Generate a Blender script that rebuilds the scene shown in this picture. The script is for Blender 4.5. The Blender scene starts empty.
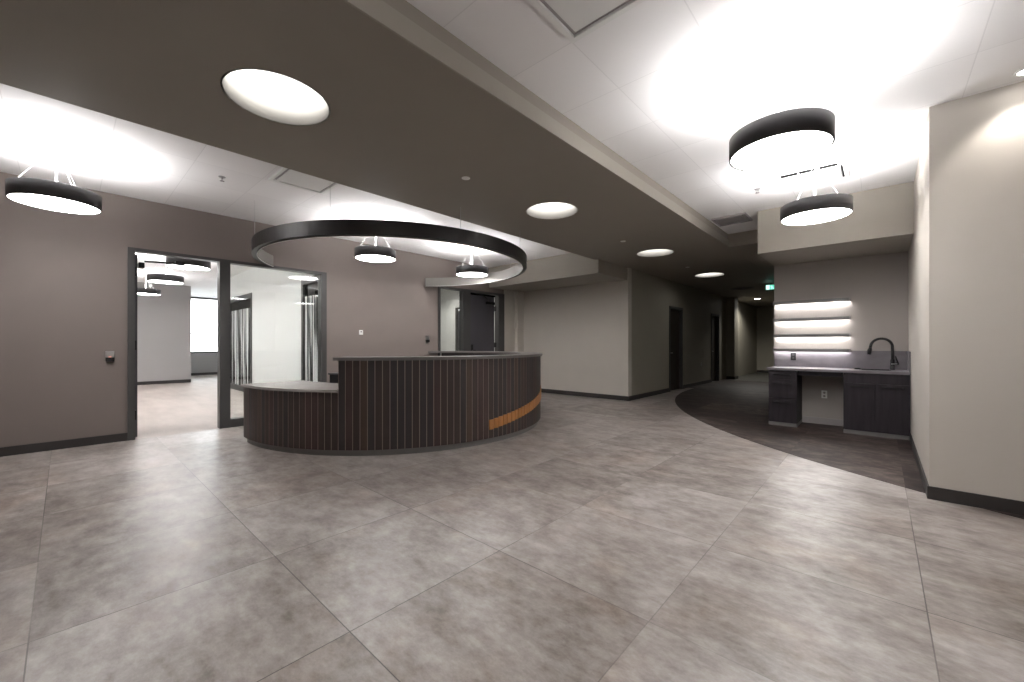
import bpy, bmesh, math, random
from mathutils import Vector
PI = math.pi
random.seed(7)
sc = bpy.context.scene
C = sc.collection

# ---------------------------------------------------------------- camera, world, exposure
cd = bpy.data.cameras.new('camera')
cam = bpy.data.objects.new('camera', cd)
C.objects.link(cam)
cd.sensor_width = 36.0
cd.lens = 406.0 / 1024 * 36
cd.shift_y = 3.5 / 1024
cd.clip_start = 0.05
cam.location = (0, 0, 1.22)
cam.rotation_euler = (PI / 2, 0, math.radians(42.2))
sc.camera = cam
w = bpy.data.worlds.new('world')
sc.world = w
w.use_nodes = True
w.node_tree.nodes['Background'].inputs[0].default_value = (0.93, 0.96, 1.0, 1)
w.node_tree.nodes['Background'].inputs[1].default_value = 2.5
sc.view_settings.view_transform = 'Standard'
sc.view_settings.look = 'None'
sc.view_settings.exposure = 2.0
sc.view_settings.gamma = 1.0
sc.view_settings.use_curve_mapping = False
UP_E, DOWN_E = 18.0, 7.2      # pendant light output, upward and downward

# ---------------------------------------------------------------- materials
M = {}


def lin(c):
    return tuple(((v / 255) / 12.92 if v / 255 <= .04045 else ((v / 255 + .055) / 1.055) ** 2.4) for v in c) + (1,)


def mat(name, col, rough=.6, metal=0.0, spec=.5, noise=0.0, scale=8, bump=0.0, stretch=None):
    m = bpy.data.materials.new(name)
    m.use_nodes = True
    nt = m.node_tree
    b = nt.nodes['Principled BSDF']
    col = lin(col) if max(col) > 1.01 else tuple(col) + (1,)
    b.inputs['Base Color'].default_value = col
    b.inputs['Roughness'].default_value = rough
    b.inputs['Metallic'].default_value = metal
    b.inputs['Specular IOR Level'].default_value = spec
    if noise or bump:
        tc = nt.nodes.new('ShaderNodeTexCoord')
        mp = nt.nodes.new('ShaderNodeMapping')
        nt.links.new(tc.outputs['Object'], mp.inputs[0])
        if stretch:
            mp.inputs['Scale'].default_value = stretch
        n = nt.nodes.new('ShaderNodeTexNoise')
        n.inputs['Scale'].default_value = scale
        n.inputs['Detail'].default_value = 5
        nt.links.new(mp.outputs[0], n.inputs['Vector'])
        if noise:
            r = nt.nodes.new('ShaderNodeMapRange')
            r.inputs['From Min'].default_value = .25
            r.inputs['From Max'].default_value = .75
            r.inputs['To Min'].default_value = 1 - noise
            r.inputs['To Max'].default_value = 1 + noise
            nt.links.new(n.outputs['Fac'], r.inputs[0])
            hs = nt.nodes.new('ShaderNodeHueSaturation')
            hs.inputs['Color'].default_value = col
            nt.links.new(r.outputs[0], hs.inputs['Value'])
            nt.links.new(hs.outputs[0], b.inputs['Base Color'])
        if bump:
            bp = nt.nodes.new('ShaderNodeBump')
            bp.inputs['Strength'].default_value = bump
            bp.inputs['Distance'].default_value = .01
            nt.links.new(n.outputs['Fac'], bp.inputs['Height'])
            nt.links.new(bp.outputs[0], b.inputs['Normal'])
    M[name] = m
    return m


def emit(name, col, strength):
    m = bpy.data.materials.new(name)
    m.use_nodes = True
    nt = m.node_tree
    b = nt.nodes['Principled BSDF']
    b.inputs['Base Color'].default_value = (.8, .8, .8, 1)
    b.inputs['Emission Color'].default_value = tuple(col) + (1,)
    b.inputs['Emission Strength'].default_value = strength
    M[name] = m
    return m


mat('paint_taupe', (.185, .154, .138), .62, noise=.03, scale=3)
mat('paint_beige', (.52, .485, .438), .62, noise=.02, scale=3)
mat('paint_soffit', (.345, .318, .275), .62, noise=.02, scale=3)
mat('paint_hall', (.32, .30, .245), .62, noise=.02, scale=3)
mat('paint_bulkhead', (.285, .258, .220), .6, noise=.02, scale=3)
mat('paint_alcove', (.33, .30, .28), .6, noise=.02, scale=3)
mat('paint_grey', (.36, .35, .345), .6)
mat('paint_white', (.76, .77, .765), .5)
mat('baseboard', (.030, .026, .025), .45)
mat('frame_dark', (.052, .051, .050), .4, noise=.04, scale=5)
mat('door_dark', (.055, .052, .062), .4, noise=.06, scale=4, stretch=(1, 1, .2))
mat('hall_door', (.03, .022, .017), .5)
mat('black', (.010, .010, .011), .4, spec=.3)
mat('black_metal', (.010, .010, .010), .4, spec=.35)
mat('drum', (.030, .028, .030), .42)
mat('ring_outer', (.026, .024, .024), .36)
mat('ring_inner', (.20, .19, .175), .6)
mat('steel', (.42, .42, .42), .35, metal=.9)
mat('toe_metal', (.17, .165, .16), .4, metal=.3)
mat('white_plastic', (.78, .78, .76), .4)
mat('cable', (.55, .55, .55), .35, metal=.6)
mat('cord_white', (.85, .85, .85), .5)
mat('shelf_gray', (.20, .195, .195), .4)
mat('laminate', (.150, .136, .150), .42, noise=.22, scale=5, stretch=(1, 1, 1.5))
mat('cab_wood', (.020, .016, .020), .5, spec=.3, noise=.35, scale=7, stretch=(3, 3, .25))
mat('top_gray', (.135, .125, .12), .28, noise=.08, scale=9)
mat('low_top', (.28, .26, .25), .26, noise=.08, scale=9)
WOODS = [mat('slat_%s' % n, c, .5, noise=.28, scale=6, stretch=(2.5, 2.5, .2)) for n, c in
         (('umber', (.036, .023, .019)), ('plum', (.044, .024, .022)), ('charcoal', (.026, .021, .021)), ('walnut', (.055, .033, .023)))]
mat('slat_back', (.30, .235, .20), .5)
mat('slat_back_orange', (.30, .13, .045), .5)
mat('copper_band', (.40, .17, .05), .42, noise=.2, scale=8, stretch=(3, 3, .4))
mat('hall_floor', (.07, .07, .06), .5, noise=.1, scale=4)
mat('carpet', (.40, .35, .32), .6, noise=.12, scale=2.5, stretch=(.5, 2, 1))
mat('inner_white', (.72, .71, .68), .8, spec=.1)
mat('slot_black', (.01, .01, .01), 1.0, spec=0)
mat('throat_grey', (.42, .40, .40), .6)
mat('grille_gray', (.30, .28, .28), .5)
emit('lamp_down', (1, .985, .97), DOWN_E)
emit('lamp_up', (1, .985, .985), UP_E)
emit('lamp_recess', (1, .97, .93), .62)
emit('lamp_recess_far', (1, .97, .93), 1.3)
emit('led_strip', (1, .985, .965), 15.0)
emit('exit_green', (.02, .75, .48), .22)
emit('exit_white', (.7, 1, .9), .4)
emit('led_red', (1, .25, .12), .8)
emit('spot_lens', (1, .97, .93), 14.0)


def glass(name, tint=(.95, .97, .96), film=None):
    """clear pane: transparent mixed with a fresnel reflection; film adds opaque white upright stripes up to a height"""
    m = bpy.data.materials.new(name)
    m.use_nodes = True
    nt = m.node_tree
    nt.nodes.clear()
    out = nt.nodes.new('ShaderNodeOutputMaterial')
    tr = nt.nodes.new('ShaderNodeBsdfTransparent')
    tr.inputs[0].default_value = tint + (1,)
    gl = nt.nodes.new('ShaderNodeBsdfGlossy')
    gl.inputs['Roughness'].default_value = 0.0
    fr = nt.nodes.new('ShaderNodeFresnel')
    fr.inputs[0].default_value = 1.5
    mx = nt.nodes.new('ShaderNodeMixShader')
    nt.links.new(fr.outputs[0], mx.inputs[0])
    nt.links.new(tr.outputs[0], mx.inputs[1])
    nt.links.new(gl.outputs[0], mx.inputs[2])
    last = mx
    if film:
        tc = nt.nodes.new('ShaderNodeTexCoord')
        gates = []
        for tilt in (.045, -.055):
            mp = nt.nodes.new('ShaderNodeMapping')
            mp.inputs['Rotation'].default_value = (0, tilt, 0)
            mp.inputs['Scale'].default_value = (15, 1, .22)
            nt.links.new(tc.outputs['Object'], mp.inputs[0])
            n = nt.nodes.new('ShaderNodeTexNoise')
            n.inputs['Scale'].default_value = 1.0
            n.inputs['Detail'].default_value = 2
            nt.links.new(mp.outputs[0], n.inputs['Vector'])
            gt = nt.nodes.new('ShaderNodeMapRange')
            gt.inputs['From Min'].default_value = .57
            gt.inputs['From Max'].default_value = .595
            nt.links.new(n.outputs['Fac'], gt.inputs[0])
            gates.append(gt)
        gt = nt.nodes.new('ShaderNodeMath')
        gt.operation = 'MAXIMUM'
        nt.links.new(gates[0].outputs[0], gt.inputs[0])
        nt.links.new(gates[1].outputs[0], gt.inputs[1])
        sp = nt.nodes.new('ShaderNodeSeparateXYZ')
        nt.links.new(tc.outputs['Object'], sp.inputs[0])
        lt = nt.nodes.new('ShaderNodeMath')
        lt.operation = 'LESS_THAN'
        lt.inputs[1].default_value = film
        nt.links.new(sp.outputs['Z'], lt.inputs[0])
        mu = nt.nodes.new('ShaderNodeMath')
        mu.operation = 'MULTIPLY'
        nt.links.new(gt.outputs[0], mu.inputs[0])
        nt.links.new(lt.outputs[0], mu.inputs[1])
        df = nt.nodes.new('ShaderNodeBsdfDiffuse')
        df.inputs[0].default_value = (.75, .77, .77, 1)
        m2 = nt.nodes.new('ShaderNodeMixShader')
        nt.links.new(mu.outputs[0], m2.inputs[0])
        nt.links.new(mx.outputs[0], m2.inputs[1])
        nt.links.new(df.outputs[0], m2.inputs[2])
        last = m2
    nt.links.new(last.outputs[0], out.inputs[0])
    M[name] = m
    return m


glass('glass')
glass('glass_film', (.42, .44, .45), film=2.15)


def math_node(nt, op, a, b=None, c=None):
    n = nt.nodes.new('ShaderNodeMath')
    n.operation = op
    for i, v in enumerate((a, b, c)):
        if v is None:
            continue
        if isinstance(v, (int, float)):
            n.inputs[i].default_value = v
        else:
            nt.links.new(v, n.inputs[i])
    return n.outputs[0]


def floor_mat(name, ramp, tile, ox, oy, rough, seam, seam_dark, spec=.5, tone=.10):
    """large square vinyl tiles with mottled, streaked concrete print"""
    m = bpy.data.materials.new(name)
    m.use_nodes = True
    nt = m.node_tree
    b = nt.nodes['Principled BSDF']
    L = nt.links.new
    tc = nt.nodes.new('ShaderNodeTexCoord')
    sp = nt.nodes.new('ShaderNodeSeparateXYZ')
    L(tc.outputs['Object'], sp.inputs[0])
    u = math_node(nt, 'DIVIDE', math_node(nt, 'SUBTRACT', sp.outputs['X'], ox), tile)
    v = math_node(nt, 'DIVIDE', math_node(nt, 'SUBTRACT', sp.outputs['Y'], oy), tile)
    fu, fv = math_node(nt, 'FLOOR', u), math_node(nt, 'FLOOR', v)
    cb = nt.nodes.new('ShaderNodeCombineXYZ')
    L(fu, cb.inputs[0])
    L(fv, cb.inputs[1])
    wn = nt.nodes.new('ShaderNodeTexWhiteNoise')
    L(cb.outputs[0], wn.inputs['Vector'])
    off = nt.nodes.new('ShaderNodeVectorMath')
    off.operation = 'MULTIPLY_ADD'
    L(wn.outputs['Color'], off.inputs[0])
    off.inputs[1].default_value = (9, 9, 9)
    L(tc.outputs['Object'], off.inputs[2])

    def noise(scale, stretch, detail=6, rough_=.6):
        mp = nt.nodes.new('ShaderNodeMapping')
        mp.inputs['Scale'].default_value = stretch
        L(off.outputs[0], mp.inputs[0])
        n = nt.nodes.new('ShaderNodeTexNoise')
        n.inputs['Scale'].default_value = scale
        n.inputs['Detail'].default_value = detail
        n.inputs['Roughness'].default_value = rough_
        L(mp.outputs[0], n.inputs['Vector'])
        return n.outputs['Fac']
    a = noise(3.4, (1, 1.35, 1), 12, .72)
    s = noise(11.0, (.7, 1.6, 1), 8, .7)
    fac = math_node(nt, 'ADD', math_node(nt, 'MULTIPLY', a, .68), math_node(nt, 'MULTIPLY', s, .32))
    fac = math_node(nt, 'ADD', fac, math_node(nt, 'MULTIPLY', math_node(nt, 'SUBTRACT', wn.outputs['Value'], .5), tone))
    cr = nt.nodes.new('ShaderNodeValToRGB')
    e = cr.color_ramp.elements
    e[0].position, e[0].color = .35, tuple(ramp[0]) + (1,)
    e[1].position, e[1].color = .66, tuple(ramp[2]) + (1,)
    k = e.new(.5)
    k.color = tuple(ramp[1]) + (1,)
    L(fac, cr.inputs[0])
    b.inputs['Specular IOR Level'].default_value = spec
    # brown tint in patches
    br = noise(1.6, (1, 1, 1), 5, .6)
    mr = nt.nodes.new('ShaderNodeMapRange')
    mr.inputs['From Min'].default_value = .52
    mr.inputs['From Max'].default_value = .72
    mr.inputs['To Max'].default_value = .6
    L(br, mr.inputs[0])
    mb = nt.nodes.new('ShaderNodeMix')
    mb.data_type = 'RGBA'
    mb.blend_type = 'MULTIPLY'
    mb.inputs[7].default_value = (1.0, .86, .76, 1)
    L(mr.outputs[0], mb.inputs[0])
    L(cr.outputs[0], mb.inputs[6])
    # seams

    def line(t):
        d = math_node(nt, 'ABSOLUTE', math_node(nt, 'SUBTRACT', math_node(nt, 'FRACT', t), .5))
        return math_node(nt, 'GREATER_THAN', d, .5 - seam / tile)
    ln = math_node(nt, 'MAXIMUM', line(u), line(v))
    vis = nt.nodes.new('ShaderNodeTexNoise')
    vis.inputs['Scale'].default_value = .5
    L(tc.outputs['Object'], vis.inputs['Vector'])
    ms = nt.nodes.new('ShaderNodeMix')
    ms.data_type = 'RGBA'
    mv = nt.nodes.new('ShaderNodeMapRange')
    mv.inputs['From Min'].default_value = .42
    mv.inputs['From Max'].default_value = .56
    mv.inputs['To Min'].default_value = .2
    L(vis.outputs['Fac'], mv.inputs[0])
    L(math_node(nt, 'MULTIPLY', math_node(nt, 'MULTIPLY', ln, mv.outputs[0]), seam_dark), ms.inputs[0])
    L(mb.outputs[2], ms.inputs[6])
    ms.inputs[7].default_value = (.03, .026, .024, 1)
    L(ms.outputs[2], b.inputs['Base Color'])
    rr = nt.nodes.new('ShaderNodeMapRange')
    rr.inputs['To Min'].default_value = rough - .06
    rr.inputs['To Max'].default_value = rough + .10
    L(s, rr.inputs[0])
    L(rr.outputs[0], b.inputs['Roughness'])
    bp = nt.nodes.new('ShaderNodeBump')
    bp.inputs['Strength'].default_value = .06
    bp.inputs['Distance'].default_value = .01
    L(s, bp.inputs['Height'])
    L(bp.outputs[0], b.inputs['Normal'])
    M[name] = m
    return m


floor_mat('floor_stone', [(.14, .115, .100), (.295, .262, .242), (.46, .43, .413)], .914, -.755, .815, .35, .0024, .8)
floor_mat('floor_dark', [(.008, .005, .005), (.036, .025, .022), (.13, .10, .09)], .914, -.755, .815, .55, .002, .12, .25)


def ceil_mat():
    m = bpy.data.materials.new('ceiling_tile')
    m.use_nodes = True
    nt = m.node_tree
    b = nt.nodes['Principled BSDF']
    tc = nt.nodes.new('ShaderNodeTexCoord')
    sp = nt.nodes.new('ShaderNodeSeparateXYZ')
    nt.links.new(tc.outputs['Object'], sp.inputs[0])
    u = math_node(nt, 'DIVIDE', math_node(nt, 'ADD', sp.outputs['X'], 1.42), .628)
    v = math_node(nt, 'DIVIDE', math_node(nt, 'SUBTRACT', sp.outputs['Y'], 1.51), .61)

    def line(t, sz):
        d = math_node(nt, 'ABSOLUTE', math_node(nt, 'SUBTRACT', math_node(nt, 'FRACT', t), .5))
        return math_node(nt, 'GREATER_THAN', d, .5 - .0035 / sz)
    ln = math_node(nt, 'MAXIMUM', line(u, .628), line(v, .61))
    cb = nt.nodes.new('ShaderNodeCombineXYZ')
    nt.links.new(math_node(nt, 'FLOOR', u), cb.inputs[0])
    nt.links.new(math_node(nt, 'FLOOR', v), cb.inputs[1])
    wn = nt.nodes.new('ShaderNodeTexWhiteNoise')
    nt.links.new(cb.outputs[0], wn.inputs['Vector'])
    mr = nt.nodes.new('ShaderNodeMapRange')
    mr.inputs['To Min'].default_value = .95
    mr.inputs['To Max'].default_value = 1.0
    nt.links.new(wn.outputs['Value'], mr.inputs[0])
    hs = nt.nodes.new('ShaderNodeHueSaturation')
    hs.inputs['Color'].default_value = (.86, .845, .842, 1)
    nt.links.new(mr.outputs[0], hs.inputs['Value'])
    mx = nt.nodes.new('ShaderNodeMix')
    mx.data_type = 'RGBA'
    nt.links.new(math_node(nt, 'MULTIPLY', ln, .17), mx.inputs[0])
    nt.links.new(hs.outputs[0], mx.inputs[6])
    mx.inputs[7].default_value = (.25, .24, .24, 1)
    nt.links.new(mx.outputs[2], b.inputs['Base Color'])
    b.inputs['Roughness'].default_value = .8
    M['ceiling_tile'] = m


ceil_mat()

# ---------------------------------------------------------------- mesh helpers


class MB:
    def __init__(self):
        self.bm = bmesh.new()

    def box(self, x0, y0, z0, x1, y1, z1, mi=0, bev=0):
        v = [self.bm.verts.new(p) for p in ((x0, y0, z0), (x1, y0, z0), (x1, y1, z0), (x0, y1, z0), (x0, y0, z1), (x1, y0, z1), (x1, y1, z1), (x0, y1, z1))]
        fs = [self.bm.faces.new([v[i] for i in q]) for q in ((3, 2, 1, 0), (4, 5, 6, 7), (0, 1, 5, 4), (1, 2, 6, 5), (2, 3, 7, 6), (3, 0, 4, 7))]
        for f in fs:
            f.material_index = mi
        if bev:
            es = list({e for f in fs for e in f.edges})
            bmesh.ops.bevel(self.bm, geom=es, offset=bev, segments=2, affect='EDGES', profile=.5)
        return self

    def face(self, pts, mi=0):
        f = self.bm.faces.new([self.bm.verts.new(p) for p in pts])
        f.material_index = mi
        return self

    def disc(self, x, y, z, r, up=True, n=48, mi=0):
        pts = [(x + r * math.cos(2 * PI * k / n), y + r * math.sin(2 * PI * k / n), z) for k in range(n)]
        if not up:
            pts.reverse()
        return self.face(pts, mi)

    def lathe(self, prof, n=48, c=(0, 0), smooth=True, mi=0, closed=False, axis='z'):
        """revolve a list of (r, z)"""
        def P(r, z, a):
            if axis == 'z':
                return (c[0] + r * math.cos(a), c[1] + r * math.sin(a), z)
            return (z, c[0] + r * math.cos(a), c[1] + r * math.sin(a))      # axis x
        rings = []
        for r, z in prof:
            if r <= 1e-6:
                rings.append([self.bm.verts.new(P(0, z, 0))])
            else:
                rings.append([self.bm.verts.new(P(r, z, 2 * PI * k / n)) for k in range(n)])
        pairs = list(zip(rings[:-1], rings[1:]))
        if closed:
            pairs.append((rings[-1], rings[0]))
        for a, b in pairs:
            for k in range(n):
                k2 = (k + 1) % n
                if len(a) == 1 and len(b) == 1:
                    continue
                if len(a) == 1:
                    f = self.bm.faces.new([a[0], b[k2], b[k]])
                elif len(b) == 1:
                    f = self.bm.faces.new([a[k], a[k2], b[0]])
                else:
                    f = self.bm.faces.new([a[k], a[k2], b[k2], b[k]])
                f.smooth = smooth
                f.material_index = mi
        return self

    def arc(self, cx, cy, r0, r1, z0, z1, a0, a1, n=48, mi=0, smooth=True):
        """a curved bar: r0 inner, r1 outer, angles in radians"""
        rows = []
        for k in range(n + 1):
            a = a0 + (a1 - a0) * k / n
            ca, sa = math.cos(a), math.sin(a)
            rows.append([self.bm.verts.new((cx + r * ca, cy + r * sa, z)) for r, z in ((r0, z0), (r1, z0), (r1, z1), (r0, z1))])
        for p, q in zip(rows[:-1], rows[1:]):
            for i in range(4):
                j = (i + 1) % 4
                f = self.bm.faces.new([p[i], q[i], q[j], p[j]])
                f.material_index = mi
        for row, rev in ((rows[0], False), (rows[-1], True)):
            f = self.bm.faces.new(row if not rev else row[::-1])
            f.material_index = mi
        return self

    def tube(self, pts, r, n=12, mi=0):
        pts = [Vector(p) for p in pts]
        rs = r if isinstance(r, (list, tuple)) else [r] * len(pts)
        rings = []
        ref = Vector((0, 0, 1)) if abs((pts[-1] - pts[0]).normalized().z) < .9 else Vector((1, 0, 0))
        for i, p in enumerate(pts):
            t = (pts[min(i + 1, len(pts) - 1)] - pts[max(i - 1, 0)]).normalized()
            s = t.cross(ref)
            if s.length < 1e-3:
                s = t.cross(Vector((0, 1, 0)))
            s.normalize()
            q = s.cross(t).normalized()
            rings.append([self.bm.verts.new(p + (s * math.cos(2 * PI * k / n) + q * math.sin(2 * PI * k / n)) * rs[i]) for k in range(n)])
        for a, b in zip(rings[:-1], rings[1:]):
            for k in range(n):
                k2 = (k + 1) % n
                f = self.bm.faces.new([a[k], a[k2], b[k2], b[k]])
                f.smooth = True
                f.material_index = mi
        for ring, rev in ((rings[0], True), (rings[-1], False)):
            f = self.bm.faces.new(ring[::-1] if rev else ring)
            f.material_index = mi
        return self

    def build(self, name, mats, parent=None, label=None):
        bmesh.ops.recalc_face_normals(self.bm, faces=self.bm.faces) if not getattr(self, 'keep', False) else None
        me = bpy.data.meshes.new(name)
        self.bm.to_mesh(me)
        self.bm.free()
        for m in (mats if isinstance(mats, (list, tuple)) else [mats]):
            me.materials.append(M[m] if isinstance(m, str) else m)
        o = bpy.data.objects.new(name, me)
        C.objects.link(o)
        if parent:
            o.parent = parent
        if label:
            o['label'] = label
        return o


def tag(o, label, cat, group=None):
    o['label'] = label
    o['category'] = cat
    if group:
        o['group'] = group
    return o


def thing(name, label, cat, loc=(0, 0, 0), rz=0, group=None):
    o = bpy.data.objects.new(name, None)
    o.empty_display_size = .1
    C.objects.link(o)
    o.location = loc
    o.rotation_euler = (0, 0, rz)
    return tag(o, label, cat, group)


def struct(o):
    o['kind'] = 'structure'
    return o


def copy_tree(o, parent=None):
    c = o.copy()
    C.objects.link(c)
    c.parent = parent
    for ch in list(o.children):
        copy_tree(ch, c)
    return c


# ---------------------------------------------------------------- key dimensions
XL = -7.09            # taupe wall with the glazed entry
ZC = 3.10             # tiled ceiling
ZB = 2.88             # underside of the dropped bulkhead
BX0, BX1 = -4.14, -1.92
HX = -4.03            # hallway wall
YB = 8.18             # beige wall
KX0, KX1 = -1.28, .288   # kitchenette alcove
KY = 7.78
RY = 4.60             # right hand wall facing the lobby
BACK = -3.2
EAST = 4.2
HEND = 20.5
ACX, ACY, AR = 4.27, 11.79, 8.10      # arc where the dark floor starts

# ---------------------------------------------------------------- floors
fl = MB()
fl.box(XL, BACK, -.12, EAST, 12.4, 0)
struct(fl.build('floor', 'floor_stone'))
# dark floor: inside the arc, and the whole corridor past it
d = MB()
pts = []
a_start = math.atan2(RY - ACY - .6, .95 - ACX)
a0 = -PI + math.acos(max(-1, (ACX - (1.2)) / AR))          # where the arc leaves under the right wall
a1 = -PI - math.asin(.07)
y_at = ACY - math.sqrt(AR ** 2 - (ACX - 1.2) ** 2)
a0 = math.atan2(y_at - ACY, 1.2 - ACX)
a1 = -PI
n = 64
arcp = [(ACX + AR * math.cos(a0 + (a1 - a0) * k / n), ACY + AR * math.sin(a0 + (a1 - a0) * k / n)) for k in range(n + 1)]
poly = [(1.2, 7.9)] + arcp + [(HX, ACY + .02), (HX, 15.4), (KX0, 15.4), (KX0, 7.9)]
top = [(x, y, .003) for x, y in poly]
d.face(top)
# thin side skirt of the sheet
for (x0, y0), (x1, y1) in zip(poly, poly[1:] + poly[:1]):
    d.face([(x0, y0, 0), (x1, y1, 0), (x1, y1, .003), (x0, y0, .003)])
struct(d.build('floor_dark', 'floor_dark'))
struct(MB().box(HX - .3, 15.4, -.12, EAST - 1, HEND, .002).build('floor_corridor', 'hall_floor'))
struct(MB().box(HX - .5, 12.4, -.12, EAST - 1, 15.4, 0).build('floor_underlay', 'hall_floor'))
struct(MB().box(HX, 15.38, .0, KX0, 15.42, .006).build('trim_1', 'toe_metal'))
struct(MB().box(-22, -3.4, -.12, XL - .001, 9.0, 0).build('floor_office', 'carpet'))

# ---------------------------------------------------------------- walls
T = .16


def walls():
    # left wall with the glazed entry (Y .54-3.04, to 2.42) and the far door (Y 5.43-7.51, to 2.50)
    m = MB()
    m.box(XL - T, BACK, 0, XL, .54, ZC)
    m.box(XL - T, .54, 2.46, XL, 3.04, ZC)
    m.box(XL - T, 3.04, 0, XL, 5.43, ZC)
    m.box(XL - T, 5.43, 2.50, XL, 7.51, ZC)
    struct(m.build('wall_left', 'paint_taupe'))
    m = MB()
    m.box(XL - T, 7.51, 0, XL, YB + T, ZC)
    m.box(XL, 7.92, 0, XL + .10, YB, 2.61)
    struct(m.build('wall_left_end', 'paint_beige'))
    struct(MB().box(XL, YB, 0, HX, YB + T, ZC).build('wall_far', 'paint_beige'))
    m = MB()
    m.box(HX - T, YB + T, 0, HX, 10.47, ZC)
    m.box(HX - T, 10.47, 2.22, HX, 11.42, ZC)
    m.box(HX - T, 11.42, 0, HX, 13.97, ZC)
    m.box(HX - T, 13.97, 2.22, HX, 14.85, ZC)
    m.box(HX - T, 14.85, 0, HX, HEND, ZC)
    m.box(HX, 15.75, 0, HX + .26, 16.2, ZB)
    m.box(HX - .5, YB + T, 0, HX - T - .01, HEND, ZB)  # added backing behind the hallway doors, blocks stray outside light
    struct(m.build('wall_hallway', 'paint_hall'))
    struct(MB().box(HX - T, HEND, 0, EAST - 1, HEND + T, ZC).build('wall_hallway_end', 'paint_hall'))
    m = MB()
    m.box(KX0, KY, 0, KX1 + T, KY + T, ZC)
    m.box(KX0, KY + T, 0, KX0 + T, 15.4, ZC)
    struct(m.build('wall_kitchenette', 'paint_alcove'))
    struct(MB().box(KX1, RY, 0, KX1 + T, KY, ZC).build('wall_right', 'paint_beige'))
    struct(MB().box(KX1, RY, 0, EAST, RY + T, ZC).build('wall_right_front', 'paint_beige')) if False else \
        struct(MB().box(KX1 + T, RY, 0, EAST, RY + T, ZC).build('wall_right_front', 'paint_beige'))
    struct(MB().box(XL - T, BACK - T, 0, EAST + T, BACK, ZC).build('wall_back', 'paint_beige'))
    struct(MB().box(EAST, BACK, 0, EAST + T, RY + T, ZC).build('wall_east', 'paint_beige'))
    struct(MB().box(EAST - 1, 15.4, 0, EAST - 1 + T, HEND, ZC).build('wall_corridor_side', 'paint_beige'))
    struct(MB().box(KX0 + T, 15.24, 0, EAST - 1 + T, 15.4, ZC).build('wall_corridor_near', 'paint_beige'))
    # dropped header over the kitchenette
    struct(MB().box(KX0, 6.57, 2.50, KX1, KY, ZC).build('wall_kitchenette_header', 'paint_soffit'))
    # low soffit in front of the beige wall
    struct(MB().box(XL, 6.98, 2.61, -4.06, YB, ZC - .002).build('wall_soffit', 'paint_soffit'))


walls()

# baseboards
BBH, BBT = .10, .012


def bb(name, *boxes):
    m = MB()
    for b in boxes:
        m.box(*b)
    return struct(m.build(name, 'baseboard'))


bb('baseboard_left', (XL, BACK, 0, XL + BBT, .54, BBH), (XL, 3.04, 0, XL + BBT, 5.43, BBH), (XL, 7.51, 0, XL + BBT, 7.92, BBH))
bb('baseboard_far', (XL + .10, YB - BBT, 0, HX, YB, BBH), (HX, YB - BBT, 0, HX + BBT, YB + T, BBH))
bb('baseboard_hallway', (HX, YB + T, 0, HX + BBT, 10.47, BBH), (HX, 11.42, 0, HX + BBT, 13.97, BBH), (HX, 15.738, 0, HX + .26, 15.75, BBH), (HX + .26, 15.738, 0, HX + .272, 16.2, BBH))
bb('baseboard_hallway_end', (HX, HEND - BBT, 0, EAST - 1, HEND, BBH))
bb('baseboard_right', (KX1 - BBT, RY, 0, KX1, 7.17, BBH))
bb('baseboard_right_front', (KX1 - BBT, RY - BBT, 0, EAST, RY, BBH))
bb('baseboard_back', (XL, BACK, 0, EAST, BACK + BBT, BBH))
bb('baseboard_east', (EAST - BBT, BACK, 0, EAST, RY, BBH))

# ---------------------------------------------------------------- ceilings
m = MB()
m.box(XL - T, BACK - T, ZC, BX0 + .05, YB + T, ZC + .1)
m.box(BX1 - .05, BACK - T, ZC, EAST + T, KY + T, ZC + .1)
struct(m.build('ceiling', 'ceiling_tile'))
LIGHTS = [.98, 4.08, 7.21, 10.37, 13.5]
LX, LR = -3.03, .312
HOLE = .45


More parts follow.
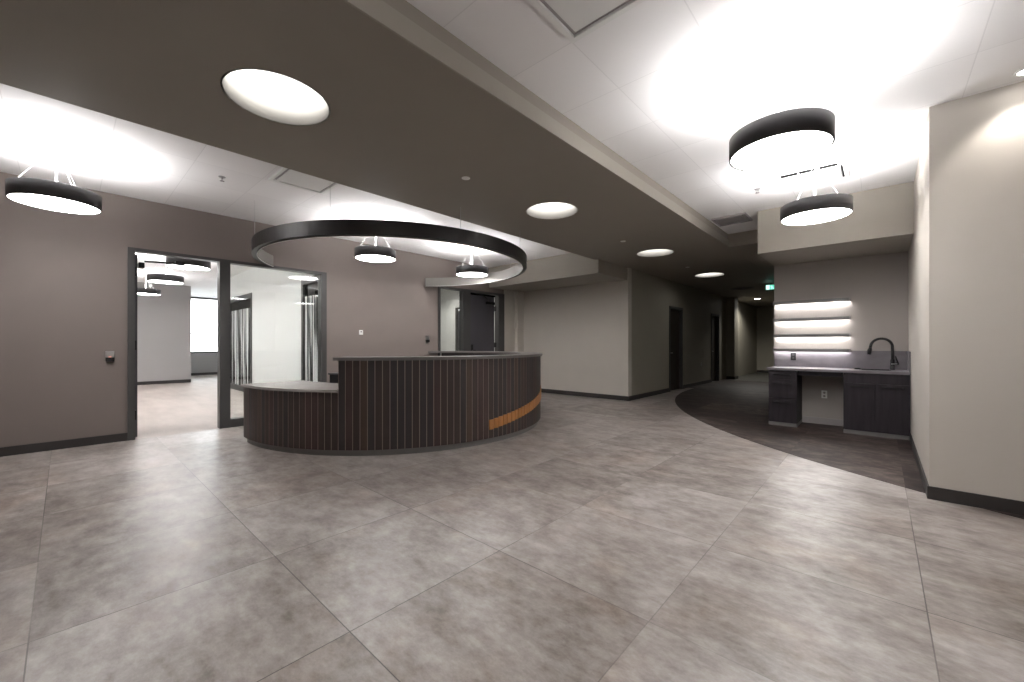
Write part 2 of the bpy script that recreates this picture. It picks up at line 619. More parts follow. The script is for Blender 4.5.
def bulkhead():
    m = MB()
    xs = (LX - HOLE, LX + HOLE)
    m.face([(BX0, BACK, ZB), (BX0, HEND, ZB), (xs[0], HEND, ZB), (xs[0], BACK, ZB)])
    m.face([(xs[1], BACK, ZB), (xs[1], HEND, ZB), (BX1, HEND, ZB), (BX1, BACK, ZB)])
    ys = [BACK] + [v for y in LIGHTS for v in (y - HOLE, y + HOLE)] + [HEND]
    for i in range(0, len(ys), 2):
        m.face([(xs[0], ys[i], ZB), (xs[0], ys[i + 1], ZB), (xs[1], ys[i + 1], ZB), (xs[1], ys[i], ZB)])
    n = 64
    for y in LIGHTS:
        for k in range(n):
            q = []
            for kk in (k, k + 1):
                a = 2 * PI * kk / n
                ca, sa = math.cos(a), math.sin(a)
                s = HOLE / max(abs(ca), abs(sa))
                q.append(((LX + LR * ca, y + LR * sa, ZB), (LX + s * ca, y + s * sa, ZB)))
            m.face([q[0][0], q[0][1], q[1][1], q[1][0]])
    # sides and lid
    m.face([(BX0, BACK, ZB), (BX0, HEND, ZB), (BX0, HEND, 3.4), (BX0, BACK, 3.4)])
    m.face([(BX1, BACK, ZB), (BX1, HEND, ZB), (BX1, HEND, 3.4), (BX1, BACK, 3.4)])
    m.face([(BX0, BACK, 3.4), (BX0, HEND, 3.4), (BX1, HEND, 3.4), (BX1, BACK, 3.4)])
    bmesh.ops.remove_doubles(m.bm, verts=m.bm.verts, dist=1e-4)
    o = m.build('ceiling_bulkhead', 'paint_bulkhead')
    struct(o)
    # lower strip of the lobby-side fascia, coloured paler to imitate light and shade
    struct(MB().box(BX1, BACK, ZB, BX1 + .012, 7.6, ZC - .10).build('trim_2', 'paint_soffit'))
    # low ceiling over the rest of the corridor
    m = MB()
    m.box(BX1 + .001, 7.6, ZB, KX0, HEND, ZC + .1)
    m.box(HX - T, YB + T, ZB + .001, BX0, HEND, ZC + .1) if HX - T < BX0 else None
    m.box(KX0, 15.4, ZB, EAST - 1, HEND, ZC + .1)
    struct(m.build('ceiling_hallway', 'paint_bulkhead'))


bulkhead()
WHERE = ['large recessed round light nearest the camera, its deep white well showing', 'recessed round light above the lobby, second nearest in the row',
         'third recessed round light, close to the hallway corner', 'fourth recessed round light, lit over the dark hallway floor', 'unlit recessed round opening beyond the last lit one']
for i, y in enumerate(LIGHTS):
    t = thing('recessed_light', WHERE[i], 'ceiling light', (LX, y, ZB), group='round lights recessed in the bulkhead')
    z1 = .17
    mm = MB()
    mm.lathe([(LR, 0), (LR, z1), (LR + .012, z1), (LR + .012, 0)], 64, closed=True)
    mm.build('housing', 'inner_white' if i < 4 else 'grille_gray', t)
    dd = MB()
    dd.disc(0, 0, z1 - .01, LR - .001, up=False)
    dd.keep = True
    dd.build('diffuser', ('lamp_recess' if i < 3 else 'lamp_recess_far') if i < 4 else 'grille_gray', t)

# ---------------------------------------------------------------- office behind the glazed entry
YP = 3.12
m = MB()
m.box(-13.75, YP, 2.5, XL - T, YP + .12, ZC)
m.box(-11.50, YP, 0, -8.36, YP + .12, 2.5)
struct(m.build('wall_office_partition', 'paint_white'))
struct(MB().box(-16.7, -3.4, 0, -16.5, 2.75, ZC).build('wall_office_grey', 'paint_grey'))
m = MB()
m.box(-20.2, 2.2, 0, -20, 6.6, .88)
m.box(-20.2, 2.2, 3.09, -20, 6.6, ZC)
struct(m.build('wall_office_window', 'paint_grey'))
struct(MB().box(-20.2, 6.5, 0, -13.87, 6.6, ZC).build('wall_office_end', 'paint_white'))
struct(MB().box(-20.2, 2.2, 0, -16.7, 2.3, ZC).build('wall_office_side', 'paint_white'))
struct(MB().box(-16.7, -3.4, 0, XL, -3.2, ZC).build('wall_office_back', 'paint_white'))
m = MB()
m.box(-22, -3.4, ZC, XL - T, 9, ZC + .1)
struct(m.build('ceiling_office', 'ceiling_tile'))
bb('baseboard_office', (-16.5, -3.2, 0, -16.49, 2.75, .1), (-20, 2.2, 0, -19.99, 6.5, .1))
# rooms behind the partition and behind the far door
struct(MB().box(-13.75, 5.2, 0, XL - T, 5.3, ZC).build('wall_room_middle', 'paint_white'))
m = MB()
m.box(-13.87, 7.75, 0, -9.25, 7.85, ZC)
m.box(-9.25, 7.75, 2.3, -8.3, 7.85, ZC)
m.box(-8.3, 7.75, 0, XL - T, 7.85, ZC)
struct(m.build('wall_room_far', 'paint_white'))
struct(MB().box(-13.87, YP, 0, -13.75, 7.75, ZC).build('wall_room_west', 'paint_white'))
m = MB()
m.box(-9.25, 7.72, 0, -9.19, 7.80, 2.3)
m.box(-8.36, 7.72, 0, -8.3, 7.80, 2.3)
m.box(-9.25, 7.72, 2.24, -8.3, 7.80, 2.3)
o = struct(m.build('door_5', 'frame_dark'))
MB().box(-9.18, 7.78, .01, -8.37, 7.82, 2.23).build('door_leaf', 'door_dark', o)
# office window frame
m = MB()
for b in ((2.2, .88, 6.5, .94), (2.2, 3.03, 6.5, 3.09), (2.2, 1.62, 6.5, 1.66)):
    m.box(-20.12, b[0], b[1], -20.04, b[2], b[3])
for y in (2.6, 5.2):
    m.box(-20.12, y, .94, -20.04, y + .05, 3.03)
o = struct(m.build('window_1', 'frame_dark'))
MB().box(-20.085, 2.3, .94, -20.08, 6.5, 3.03).build('pane', 'glass', o)


def glazed_panel(name, x0, x1):
    m = MB()
    f = .07
    for b in ((x0, 0, x0 + f, 2.5), (x1 - f, 0, x1, 2.5), (x0 + f, 0, x1 - f, .14), (x0 + f, 2.38, x1 - f, 2.5)):
        m.box(b[0], YP - .02, b[1], b[2], YP + .10, b[3])
    o = struct(m.build(name, 'frame_dark'))
    MB().box(x0 + f, YP + .03, .14, x1 - f, YP + .038, 2.38).build('pane', 'glass_film', o)


glazed_panel('window_2', -13.75, -11.5)
glazed_panel('window_3', -8.36, XL - T)

# glazed entry: frame with open doorway and sidelight
FH = 2.46
m = MB()
fx0, fx1 = XL - .12, XL + .02
m.box(fx0, .54, 0, fx1, .61, FH)
m.box(fx0, 1.51, 0, fx1, 1.64, FH)
m.box(fx0, 2.95, 0, fx1, 3.04, FH)
m.box(fx0, .61, FH - .04, fx1, 1.51, FH)
m.box(fx0, 1.64, FH - .04, fx1, 2.95, FH)
m.box(fx0, 1.64, 0, fx1, 2.95, .12)
e = struct(m.build('door_1', 'frame_dark'))
MB().box(XL - .06, 1.64, .12, XL - .052, 2.95, FH - .04).build('pane', 'glass', e)
for z in (.25, 1.15, 2.1):
    MB().box(XL - .10, .61, z, XL - .02, .625, z + .12).build('hinge', 'black', e)
# open leaf swung back inside the office
leaf = MB()
lx = XL - .13
leaf.box(lx - .86, .60, .01, lx, .645, 2.40)
dl = leaf.build('door_leaf', 'door_dark', e)
MB().tube([(lx - .80, .655, 1.0), (lx - .80, .70, 1.0), (lx - .68, .70, 1.0)], .01).build('handle', 'steel', dl)
m = MB()
m.box(XL - .30, .66, 2.24, XL - .16, .72, 2.31, bev=.008)
m.tube([(XL - .2, .72, 2.33), (XL - .16, .95, 2.34), (XL - .06, 1.08, 2.34)], .012)
m.box(XL - .09, 1.02, 2.31, XL - .03, 1.12, 2.36)
m.build('door_closer', 'black', e)

# far glazed door
m = MB()
F2 = 2.50
m.box(fx0, 5.43, 0, fx1, 5.49, F2)
m.box(fx0, 6.14, 0, fx1, 6.36, F2)
m.box(fx0, 7.30, 0, fx1, 7.51, F2)
m.box(fx0, 5.49, F2 - .05, fx1, 6.14, F2)
m.box(fx0, 6.36, F2 - .05, fx1, 7.30, F2)
m.box(fx0, 5.49, 0, fx1, 6.14, .12)
e = struct(m.build('door_2', 'frame_dark'))
MB().box(XL - .06, 5.49, .12, XL - .052, 6.14, F2 - .05).build('pane', 'glass', e)
dl = MB().box(XL - .10, 6.37, .01, XL - .055, 7.22, 2.40).build('door_leaf', 'door_dark', e)
MB().box(XL - .10, 6.37, 2.405, XL - .092, 7.29, F2 - .05).build('transom_pane', 'glass', e)
m = MB()
m.box(XL - .055, 6.44, .98, XL - .045, 6.50, 1.22)
m.tube([(XL - .05, 6.47, 1.08), (XL - .0, 6.47, 1.08), (XL - .0, 6.60, 1.08)], .011)
m.build('handle', 'black_metal', dl)
m = MB()
m.box(XL - .055, 6.92, 2.20, XL + .0, 7.2, 2.27, bev=.006)
m.tube([(XL - .02, 7.0, 2.28), (XL + .05, 6.85, 2.34), (XL - .0, 6.7, 2.42)], .011)
m.build('door_closer', 'black', e)
for z in (.25, 1.15, 2.05):
    MB().box(XL - .09, 7.225, z, XL - .01, 7.245, z + .12).build('hinge', 'black', e)

# hallway doors
for nm, y0, y1 in (('door_3', 10.47, 11.42), ('door_4', 13.97, 14.85)):
    m = MB()
    m.box(HX - .14, y0, 0, HX + .015, y0 + .06, 2.22)
    m.box(HX - .14, y1 - .06, 0, HX + .015, y1, 2.22)
    m.box(HX - .14, y0 + .06, 2.16, HX + .015, y1 - .06, 2.22)
    e = struct(m.build(nm, 'frame_dark'))
    dl = MB().box(HX - .11, y0 + .065, .01, HX - .065, y1 - .065, 2.155).build('door_leaf', 'hall_door', e)
    MB().tube([(HX - .065, y0 + .15, 1.0), (HX - .01, y0 + .15, 1.0), (HX - .01, y0 + .27, 1.0)], .01).build('handle', 'steel', dl)
# recessed door at the corridor end, angled closet wall beside it
m = MB()
m.box(-3.25, 19.7, 0, -2.75, HEND, 2.45)
m.box(-3.25, 19.66, 2.45, -1.6, HEND, 2.52)
struct(m.build('wall_closet', 'paint_hall'))
e = struct(MB().box(-2.73, 20.42, 0, -2.67, 20.5, 2.3).box(-1.80, 20.42, 0, -1.74, 20.5, 2.3).box(-2.67, 20.42, 2.24, -1.80, 20.5, 2.3).build('door_6', 'frame_dark'))
dl = MB().box(-2.66, 20.45, .01, -1.81, 20.49, 2.235).build('door_leaf', 'paint_bulkhead', e)
MB().box(-2.6, 20.40, 1.0, -2.5, 20.45, 1.15, bev=.01).build('handle', 'black', dl)

# ---------------------------------------------------------------- pendants
PZ = 2.54            # underside of the drums
PR = .30


def pendant(label, x, y, group):
    t = thing('pendant_lamp', label, 'pendant lamp', (x, y, PZ), group=group)
    h = .14
    MB().lathe([(PR, 0), (PR + .004, .003), (PR + .004, h - .003), (PR, h), (PR - .008, h), (PR - .008, 0)], 64, closed=True).build('drum', 'drum', t)
    a = MB()
    a.disc(0, 0, .006, PR - .008, up=False, n=64)
    a.keep = True
    a.build('diffuser', 'lamp_down', t)
    a = MB()
    a.disc(0, 0, h - .02, PR - .008, up=True, n=64)
    a.keep = True
    a.build('uplight', 'lamp_up', t)
    MB().lathe([(0, ZC - PZ), (.06, ZC - PZ), (.06, ZC - PZ - .025), (.052, ZC - PZ - .03), (0, ZC - PZ - .03)], 32).build('canopy', 'white_plastic', t)
    MB().tube([(0, 0, h - .02), (0, 0, ZC - PZ - .03)], .007).build('power_cord', 'cord_white', t)
    for k in range(3):
        q = 2 * PI * k / 3 + .5
        r = PR - .03
        MB().tube([(r * math.cos(q), r * math.sin(q), h - .012), (.02 * math.cos(q), .02 * math.sin(q), ZC - PZ - .03)], .0016, n=8).build('cable', 'cable', t)
    MB().lathe([(PR - .06, h - .035), (PR - .06, h - .012), (PR - .012, h - .012), (PR - .012, h - .035)], 48, closed=True).build('top_ring', 'drum', t)
    return t


G1, G2 = 'drum pendants under the lobby ceiling', 'drum pendants in the office beyond the glass'
p0 = pendant('black drum pendant hanging before the taupe wall, by itself near the open doorway', -5.77, -.05, G1)
spots = [((-.517, 3.31), 'largest looking black drum pendant, hanging nearest on the kitchenette side', G1),
         ((-.50, 5.24), 'black drum pendant hanging just before the kitchenette header', G1),
         ((-5.77, 3.23), 'black drum pendant inside the suspended ring, the one nearer the office glass', G1),
         ((-5.75, 5.21), 'black drum pendant inside the suspended ring, nearer the far dark door', G1),
         ((-8.81, 1.44), 'office drum pendant closest to the doorway, cut by the door head', G2),
         ((-11.25, 1.45), 'middle office drum pendant of the three seen through the doorway', G2),
         ((-14.3, 1.44), 'farthest office drum pendant, before the grey wall', G2),
         ((-.51, -.30), 'black drum pendant overhead behind the camera', G1),
         ((-8.81, -1.2), 'added unseen office drum pendant behind the taupe wall, closest to it', G2),  # this row is added out of view to brighten the office
         ((-11.25, -1.2), 'added unseen office drum pendant behind the taupe wall, middle of its row', G2),
         ((-14.3, -1.2), 'added unseen office drum pendant behind the taupe wall, farthest of its row', G2)]
for (x, y), lab, g in spots:
    o = copy_tree(p0)
    o.location = (x, y, PZ)
    tag(o, lab, 'pendant lamp', g)

# ---------------------------------------------------------------- suspended ring
RCX, RCY, RR, RZ0, RZ1 = -5.70, 3.63, 2.02, 2.44, 2.61
ang = math.acos((XL - RCX) / RR)          # where the ring meets the wall
t = thing('ring_pendant', 'large dark suspended ring over the reception desk, its ends running into the taupe wall', 'ring light', (RCX, RCY, RZ0))
hh = RZ1 - RZ0
MB().arc(0, 0, RR - .006, RR, 0, hh, -ang, ang, 120).build('outer_band', 'ring_outer', t)
MB().arc(0, 0, RR - .065, RR - .059, 0, hh, -ang + .01, ang - .01, 120).build('inner_band', 'ring_inner', t, 'pale grey inner face of the ring')
MB().arc(0, 0, RR - .059, RR - .006, .012, .02, -ang + .01, ang - .01, 120).build('lens', 'ring_outer', t)
MB().arc(0, 0, RR - .067, RR - .060, -.004, 0, -ang + .01, ang - .01, 120).build('edge_bead', 'white_plastic', t, 'thin pale bead')
for a in (-100, -55, -12, 25, 70, 105):
    a = math.radians(a)
    r = RR - .03
    x, y = r * math.cos(a), r * math.sin(a)
    MB().tube([(x, y, hh - .01), (x, y, ZC - RZ0 if x + RCX < BX0 else ZB - RZ0)], .0022, n=8).build('suspension_wire', 'cable', t)

# ---------------------------------------------------------------- reception desk
DCX, DCY, DR = -5.77, 3.73, 2.23
t = thing('reception_desk', 'curved reception desk clad in dark vertical wood slats, low counter at one end', 'desk', (DCX, DCY, 0))
A_LOW0 = math.radians(-93)
A_STEP = math.radians(-50.9)
A_WALL = math.acos((XL + .005 - DCX) / DR)
pitch = math.radians(360 / (2 * PI * DR / .079))


def slats(a0, a1, z0, z1, name, label=None):
    m = MB()
    n = round((a1 - a0) / pitch)
    st = (a1 - a0) / n
    m.arc(0, 0, DR - .05, DR - .0022, z0, z1, a0, a1, n * 2, mi=4)
    for k in range(n):
        b0 = a0 + st * k + .0017
        b1 = a0 + st * (k + 1) - .0017
        m.arc(0, 0, DR - .0022, DR, z0, z1, b0, b1, 1, mi=random.choice((0, 0, 1, 1, 2, 2, 3)))
    return m.build(name, WOODS + ['slat_back'], t, label)


slats(A_LOW0, A_STEP, .07, .70, 'low_slat_panel')
slats(A_STEP, A_WALL, .07, 1.045, 'tall_slat_panel')
MB().arc(0, 0, DR - .10, DR - .035, 0, .07, A_LOW0 + .01, A_WALL, 90).build('toe_kick', 'toe_metal', t, 'grey metal toe kick')
MB().arc(0, 0, 1.52, DR + .025, .70, .73, A_LOW0 - .008, A_STEP, 60).build('low_counter', 'low_top', t, 'low grey counter top')
A_IW = math.acos((XL + .01 - DCX) / 1.95)
m = MB()
m.arc(0, 0, 1.94, DR + .03, 1.045, 1.08, A_STEP - .02, math.radians(120), 80)
# last stretch trimmed to the wall line
rows = []
m2a = math.radians(120)
A_O = math.acos((XL + .005 - DCX) / (DR + .03))
n = 16
out = [((DR + .03) * math.cos(m2a + (A_O - m2a) * k / n), (DR + .03) * math.sin(m2a + (A_O - m2a) * k / n)) for k in range(n + 1)]
inn = [(1.94 * math.cos(m2a + (A_IW - m2a) * k / n), 1.94 * math.sin(m2a + (A_IW - m2a) * k / n)) for k in range(n + 1)]
for k in range(n):
    q = [inn[k], inn[k + 1], out[k + 1], out[k]]
    m.face([(x, y, 1.08) for x, y in q])
    m.face([(x, y, 1.045) for x, y in q])
    m.face([(*inn[k], 1.045), (*inn[k + 1], 1.045), (*inn[k + 1], 1.08), (*inn[k], 1.08)])
    m.face([(*out[k], 1.045), (*out[k + 1], 1.045), (*out[k + 1], 1.08), (*out[k], 1.08)])
m.build('transaction_counter', 'top_gray', t, 'raised dark grey counter top')
MB().arc(0, 0, DR - .16, DR - .051, 0.0, 1.044, A_STEP, math.radians(125), 80).build('inner_wall', 'slat_charcoal', t)
MB().arc(0, 0, 1.50, DR - .165, .70, .729, A_STEP + .001, math.radians(128), 70).build('worktop', 'low_top', t)
for a in (-92.0, -10, 60, 115):
    a = math.radians(a)
    MB().arc(0, 0, 1.60, DR - .165, 0, .70, a, a + .02, 2).build('support_panel', 'slat_charcoal', t)
# copper coloured inlay band stepping up along the slats
m = MB()
k = 0
a = math.radians(-6)
while a < math.radians(60):
    f = (math.degrees(a) + 6) / 33
    zb = .175 + .165 * f
    zt = .295 + .175 * f
    m.arc(0, 0, DR - .012, DR + .012, zb, zt, a + .001, a + pitch - .0045, 1, mi=0)
    a += pitch
m.build('accent_band', ['copper_band'], t, 'copper brown band rising along the slats')
t = thing('desk_box', 'small black lidded box standing on the desk worktop beside the raised counter', 'box', (-5.13, 2.42, .73), rz=.5)
MB().box(-.14, -.09, 0, .14, .09, .105, bev=.006).build('body', 'black', t)
MB().box(-.155, -.10, .105, .155, .10, .125, bev=.005).build('lid', 'drum', t)

# ---------------------------------------------------------------- wall devices


def reader(label, y, z, lit):
    t = thing('card_reader', label, 'card reader', (XL, y, z), group='card readers')
    MB().box(0, -.04, 0, .03, .04, .075, bev=.004).build('faceplate', 'steel', t)
    MB().box(0, -.038, -.05, .045, .038, 0, bev=.004).build('sensor_head', 'black', t)
    if lit:
        MB().box(.030, -.012, .004, .032, .012, .010).build('indicator_light', 'led_red', t)


reader('grey and black card reader beside the open office doorway', .38, 1.06, True)
reader('card reader beside the far dark door, above the end of the counter', 5.15, 1.32, False)
t = thing('thermostat', 'small white thermostat on the taupe wall behind the desk', 'thermostat', (XL, 3.67, 1.40))
MB().box(0, -.035, 0, .022, .035, .085, bev=.004).build('case', 'white_plastic', t)
MB().box(.022, -.016, .045, .024, .016, .06).build('display', 'black', t)


def outlet(label, x, y, z, rz, mm='white_plastic', hole='black'):
    t = thing('wall_outlet', label, 'outlet', (x, y, z), rz=rz)
    MB().box(-.035, -.006, -.058, .035, 0, .058, bev=.002).build('plate', mm, t)
    for dz in (-.026, .026):
        f = MB().lathe([(0, -.0), (.016, -.0), (.016, .003), (0, .003)], 20, smooth=False)
        bmesh.ops.rotate(f.bm, verts=f.bm.verts, cent=(0, 0, 0), matrix=__import__('mathutils').Matrix.Rotation(PI / 2, 3, 'X'))
        bmesh.ops.translate(f.bm, verts=f.bm.verts, vec=(0, -.0055, dz))
        s = f.build('socket', hole, t)
    return t


outlet('white double outlet on the wall in the knee space under the counter', -.63, KY, .46, 0, 'white_plastic', 'grille_gray')
outlet('black double outlet on the purple-grey backsplash under the shelves', -1.02, KY - .0131, 1.03, 0, 'black', 'drum')
outlet('small pale outlet low on the hallway wall between two doors', HX, 13.0, .62, -PI / 2 + PI, 'white_plastic', 'grille_gray')

# ---------------------------------------------------------------- kitchenette
KF = 7.20
CT = .87


def handle(parent, x0, x1, z, yf):
    m = MB()
    m.tube([(x0, yf, z), (x0, yf - .03, z)], .005, 8)
    m.tube([(x1, yf, z), (x1, yf - .03, z)], .005, 8)
    m.tube([(x0 - .015, yf - .03, z), (x1 + .015, yf - .03, z)], .0065, 10)
    return m.build('handle', 'black_metal', parent)


dx0, dx1 = KX0 + .02, -.905
t = thing('drawer_cabinet', 'narrow dark wood drawer cabinet at the hallway end of the counter', 'cabinet', ((dx0 + dx1) / 2, KY - .02, 0))
hw = (dx1 - dx0) / 2
D = KY - .02 - KF
MB().box(-hw, -D + .02, .055, hw, 0, CT - .035).build('body', 'cab_wood', t)
MB().box(-hw, -D + .012, 0, hw, 0, .055).build('toe_kick', 'toe_metal', t, 'pale grey toe kick')
for z0, z1 in ((.70, .828), (.42, .694), (.06, .414)):
    dr = MB().box(-hw + .003, -D, z0, hw - .003, -D + .02, z1, bev=.002).build('drawer', 'cab_wood', t)
    handle(dr, -.09, .09, (z1 - .055), -D)
sx0, sx1 = -.375, KX1 - .005
t = thing('sink_cabinet', 'wide dark wood two-door cabinet below the sink, against the right wall', 'cabinet', ((sx0 + sx1) / 2, KY - .02, 0))
hw = (sx1 - sx0) / 2
MB().box(-hw, -D + .02, .055, hw, 0, CT - .04 - .20).box(-hw, -D + .02, .63, hw, -D + .06, CT - .035).box(-hw, -D + .06, .63, -hw + .018, 0, CT - .035).box(hw - .018, -D + .06, .63, hw, 0, CT - .035).build('body', 'cab_wood', t)
MB().box(-hw, -D + .012, 0, hw, 0, .055).build('toe_kick', 'toe_metal', t, 'pale grey toe kick')
MB().box(-hw + .003, -D, .70, hw - .003, -D + .02, .828, bev=.002).build('false_front', 'cab_wood', t)
for x0, x1 in ((-hw + .003, -.003), (.003, hw - .003)):
    dr = MB().box(x0, -D, .06, x1, -D + .02, .694, bev=.002).build('door', 'cab_wood', t)
    cxm = (x0 + x1) / 2
    handle(dr, cxm - .09, cxm + .09, .655, -D)
# counter with a cut-out for the sink
t = thing('countertop', 'long purple-grey laminate counter with backsplash across the kitchenette', 'countertop', (0, KY, CT))
cx0, cx1 = KX0 - .01 + .01, KX1 - .001
skx0, skx1, sky0, sky1 = -.20, .10, -.40, -.14
m = MB()
yfr = KF - KY - .03
m.box(cx0, yfr, -.035, skx0, 0, 0)
m.box(skx1, yfr, -.035, cx1, 0, 0)
m.box(skx0, yfr, -.035, skx1, sky0, 0)
m.box(skx0, sky1, -.035, skx1, 0, 0)
m.build('slab', 'laminate', t)
MB().box(cx0, -.013, 0.0, cx1 - .013, -.001, .26).build('backsplash', 'laminate', t)
MB().box(cx1 - .013, yfr + .02, 0.0, cx1, -.001, .26).build('side_splash', 'laminate', t)
MB().box(-.90, -.545, -.10, -.38, -.53, -.035).build('apron', 'cab_wood', t)
MB().box(-.905, -.012, -CT, -.375, 0, -CT + .10).build('knee_baseboard', 'grille_gray', t) if False else struct(MB().box(-.905, KY - .012, 0, -.375, KY, .10).build('baseboard_kneespace', 'grille_gray'))
# sink
t = thing('sink', 'black sink bowl set into the counter under the faucet', 'sink', ((skx0 + skx1) / 2, KY + (sky0 + sky1) / 2, CT))
a, b = (skx1 - skx0) / 2 - .002, (sky1 - sky0) / 2 - .002
m = MB()
m.box(-a - .012, -b - .012, .0, -a + .004, b + .012, .006)
m.box(a - .004, -b - .012, .0, a + .012, b + .012, .006)
m.box(-a + .004, -b - .012, .0, a - .004, -b + .004, .006)
m.box(-a + .004, b - .004, .0, a - .004, b + .012, .006)
m.build('rim', 'black', t)
m = MB()
for q in ((-a, -b, -a + .004, b), (a - .004, -b, a, b), (-a, -b, a, -b + .004), (-a, b - .004, a, b)):
    m.box(q[0], q[1], -.16, q[2], q[3], 0)
m.box(-a, -b, -.164, a, b, -.16)
m.build('bowl', 'black_metal', t)
MB().lathe([(0, -.158), (.03, -.158), (.035, -.160), (0, -.160)], 24).build('drain', 'steel', t)
# faucet
t = thing('faucet', 'black gooseneck pull-down faucet with a side lever', 'faucet', (.125, KY - .10, CT))
MB().lathe([(0, 0), (.03, 0), (.03, .008), (.024, .014), (.024, .13), (.018, .15), (0, .15)], 28).build('base', 'black', t)
pts = [(0, 0, .14), (0, 0, .26)]
R = .112
for k in range(0, 17):
    q = PI * k / 17 * 1.0
    pts.append((-R + R * math.cos(q), -.06 * (k / 17), .32 + R * math.sin(q)))
pts.append((-2 * R - .004, -.065, .305))
MB().tube(pts, .0165, 16).build('spout', 'black', t)
MB().tube([(-2 * R - .004, -.065, .300), (-2 * R - .01, -.068, .27), (-2 * R - .018, -.07, .21)], [.018, .025, .021], 16).build('spray_head', 'black', t)
m = MB()
m.tube([(.015, 0, .085), (.065, -.01, .09)], .018, 16)
m.build('lever_hub', 'black', t)
MB().tube([(.055, -.01, .10), (.04, -.02, .15), (.03, -.03, .19)], [.010, .009, .008], 10).build('lever', 'black', t)
MB().tube([(-.012, -.025, .08), (.05, -.03, .085)], .006, 10).build('collar_highlight', 'steel', t, 'steel bar as a highlight on the collar')  # straight bright bar modelled as a highlight across the lever hub
t = thing('soap_dish', 'small black dish standing on the counter at the edge of the sink', 'dish', (-.235, KY - .22, CT))
MB().lathe([(0, .0), (.035, .0), (.045, .018), (.041, .018), (.033, .005), (0, .005)], 24).build('dish', 'black', t)

# lit shelves
SH = [(1.88, 'top lit shelf of the four on the kitchenette wall'), (1.61, 'second lit shelf from the top on the kitchenette wall'),
      (1.36, 'third lit shelf from the top on the kitchenette wall'), (1.135, 'lowest lit shelf, just above the backsplash')]


def shelf(label, z):
    t = thing('wall_shelf', label, 'shelf', (-.80, KY, z), group='grey floating shelves with light strips')
    hw = .465
    MB().box(-hw, -.15, -.004, hw, 0, .016).build('board', 'shelf_gray', t)
    MB().box(-hw, -.158, -.030, hw, -.150, .020, bev=.001).build('front_edge', 'shelf_gray', t)
    for x in (-hw - .012, hw):
        MB().box(x, -.156, -.022, x + .012, 0, .024, bev=.002).build('end_bracket', 'grille_gray', t)
    MB().box(-hw + .01, -.06, -.014, hw - .01, -.035, -.004).build('light_strip', 'led_strip', t, 'bright light strip')
    return t


s0 = shelf(SH[0][1], SH[0][0])
for z, lab in SH[1:]:
    c = copy_tree(s0)
    c.location.z = z
    c['label'] = lab

# ---------------------------------------------------------------- ceiling fittings


def diffuser(label, x0, y0, sz=.60, dark=False, border=.035):
    t = thing('air_diffuser', label, 'air diffuser', (x0 + sz / 2, y0 + sz / 2, ZC), group='square air diffusers in the ceiling')
    h = sz / 2
    m = MB()
    for b in ((-h, -h, h, -h + border), (-h, h - border, h, h), (-h, -h + border, -h + border, h - border), (h - border, -h + border, h, h - border)):
        m.box(b[0], b[1], -.022, b[2], b[3], -.001)
    m.build('frame', 'white_plastic' if not dark else 'grille_gray', t)
    MB().box(-h + border, -h + border, -.004, h - border, h - border, -.001).build('throat', 'grille_gray' if dark else 'throat_grey', t, 'dark slot around the plate')
    g = .03
    MB().box(-h + border + g, -h + border + g, -.020, h - border - g, h - border - g, -.010).build('plate', 'white_plastic' if not dark else 'grille_gray', t)
    return t


diffuser('square white air diffuser in the ceiling tiles over the open lobby floor', -1.41, 1.51)
diffuser('square white air diffuser beyond the first recessed light, above the desk side', -5.12, 1.55)
d3 = diffuser('square white air diffuser behind the nearer kitchenette pendant', -.85, 5.30)
for q in (-.27, -.10, .07):
    MB().box(q, -.292, -.026, q + .155, -.215, -.0222).build('slot', 'slot_black', d3, 'dark air slot')
MB().box(.245, -.20, -.0235, .262, .20, -.0222).build('slot', 'slot_black', d3, 'dark air slot')
diffuser('dull grey air grille in the shaded ceiling corner beside the header', -1.87, 6.50, .45, True, .02)


def sprinkler(label, x, y):
    t = thing('fire_sprinkler', label, 'sprinkler', (x, y, ZC), group='pendent fire sprinklers')
    MB().lathe([(0, 0), (.035, 0), (.032, -.006), (.012, -.008), (0, -.008)], 24).build('escutcheon', 'steel', t)
    m = MB()
    m.tube([(0, 0, -.008), (0, 0, -.03)], .007, 10)
    m.tube([(-.012, 0, -.012), (-.014, 0, -.03), (0, 0, -.045)], .0025, 8)
    m.tube([(.012, 0, -.012), (.014, 0, -.03), (0, 0, -.045)], .0025, 8)
    m.build('body', 'grille_gray', t)
    MB().lathe([(0, -.045), (.022, -.045), (.022, -.048), (0, -.048)], 20).build('deflector', 'grille_gray', t)


sprinkler('fire sprinkler in the ceiling between the lone pendant and the ring', -5.47, 1.19)
sprinkler('fire sprinkler in the ceiling between the two kitchenette side pendants', -1.10, 5.63)
for y, lab in ((2.69, 'nearest'), (6.03, 'middle'), (8.98, 'farthest')):
    tag(MB().lathe([(0, 0), (.042, 0), (.042, -.004), (.036, -.007), (0, -.007)], 28).build('sprinkler_cover', 'white_plastic'),
        '%s small round sprinkler cover on the dark bulkhead underside' % lab, 'sprinkler cover', 'round sprinkler covers on the bulkhead').location = (-3.06, y, ZB)


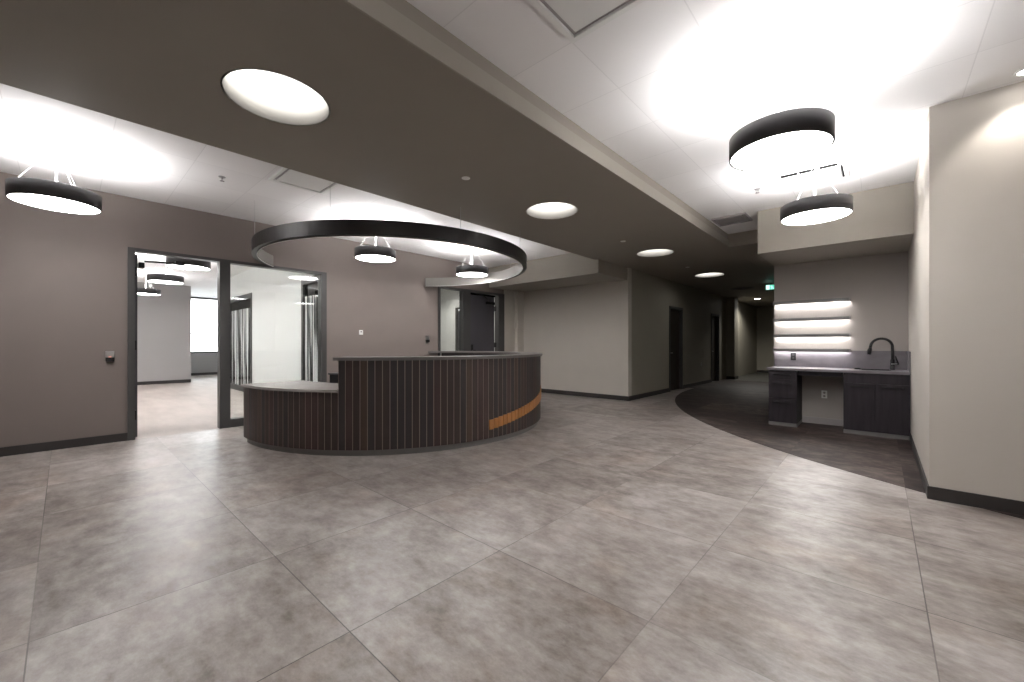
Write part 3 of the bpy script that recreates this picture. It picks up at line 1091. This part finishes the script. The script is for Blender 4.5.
def downlight(label, x, y, z, r, angle=None, power=0):
    t = thing('downlight', label, 'downlight', (x, y, z))
    MB().lathe([(r, -.001), (r + .02, -.001), (r + .018, -.008), (r, -.006)], 32, closed=True).build('trim_ring', 'white_plastic', t)
    a = MB()
    a.disc(0, 0, -.003, r, up=False, n=32)
    a.keep = True
    a.build('lens', 'spot_lens', t)
    if power:
        ld = bpy.data.lights.new('downlight_beam', 'SPOT')
        ld.energy = power
        ld.color = (1, .95, .88)
        ld.spot_size = math.radians(angle)
        ld.spot_blend = .5
        ld.shadow_soft_size = .04
        lo = bpy.data.objects.new('downlight_beam', ld)
        C.objects.link(lo)
        lo.parent = t
        lo.location = (0, 0, -.02)


downlight('small bright downlight close to the right hand wall', 0.74, 4.44, ZC, .035, 100, 7)
downlight('small round downlight deep in the dark hallway', -3.3, 16.9, ZB, .09, 150, 36)
downlight('small unseen downlight added to light the room behind the far dark door, above its pale wall', -8.7, 6.6, ZC, .09, 150, 40)  # added out of view so the glass beside the door looks lit

# exit sign
t = thing('exit_sign', 'green pictogram exit sign hanging from the hallway ceiling', 'exit sign', (-2.17, 12.75, 2.685), rz=math.radians(8))
SG = t
MB().box(-.17, -.02, 0, .17, .02, .19, bev=.006).build('case', 'drum', t)
MB().box(-.155, -.023, .012, .155, -.0205, .178).build('face', 'exit_green', t)
m = MB()     # running figure and the doorway it heads for
m.box(-.145, -.0255, .018, -.045, -.0235, .172)
m.tube([(.02, -.025, .150), (.021, -.025, .150)], .014, 10)
m.tube([(.012, -.025, .13), (.03, -.025, .085)], .009, 8)
m.tube([(.03, -.025, .085), (.005, -.025, .055), (.02, -.025, .025)], .007, 8)
m.tube([(.03, -.025, .085), (.06, -.025, .06), (.085, -.025, .035)], .007, 8)
m.tube([(.012, -.025, .13), (-.015, -.025, .105)], .005, 8)
m.tube([(.012, -.025, .13), (.045, -.025, .12), (.06, -.025, .10)], .005, 8)
m.build('pictogram', 'exit_white', t, 'pale running figure and doorway')
MB().tube([(0, 0, .19), (0, 0, (ZB - 2.685) / .76)], .008, 8).build('hanger', 'drum', t)
SG.scale = (.76, .76, .76)
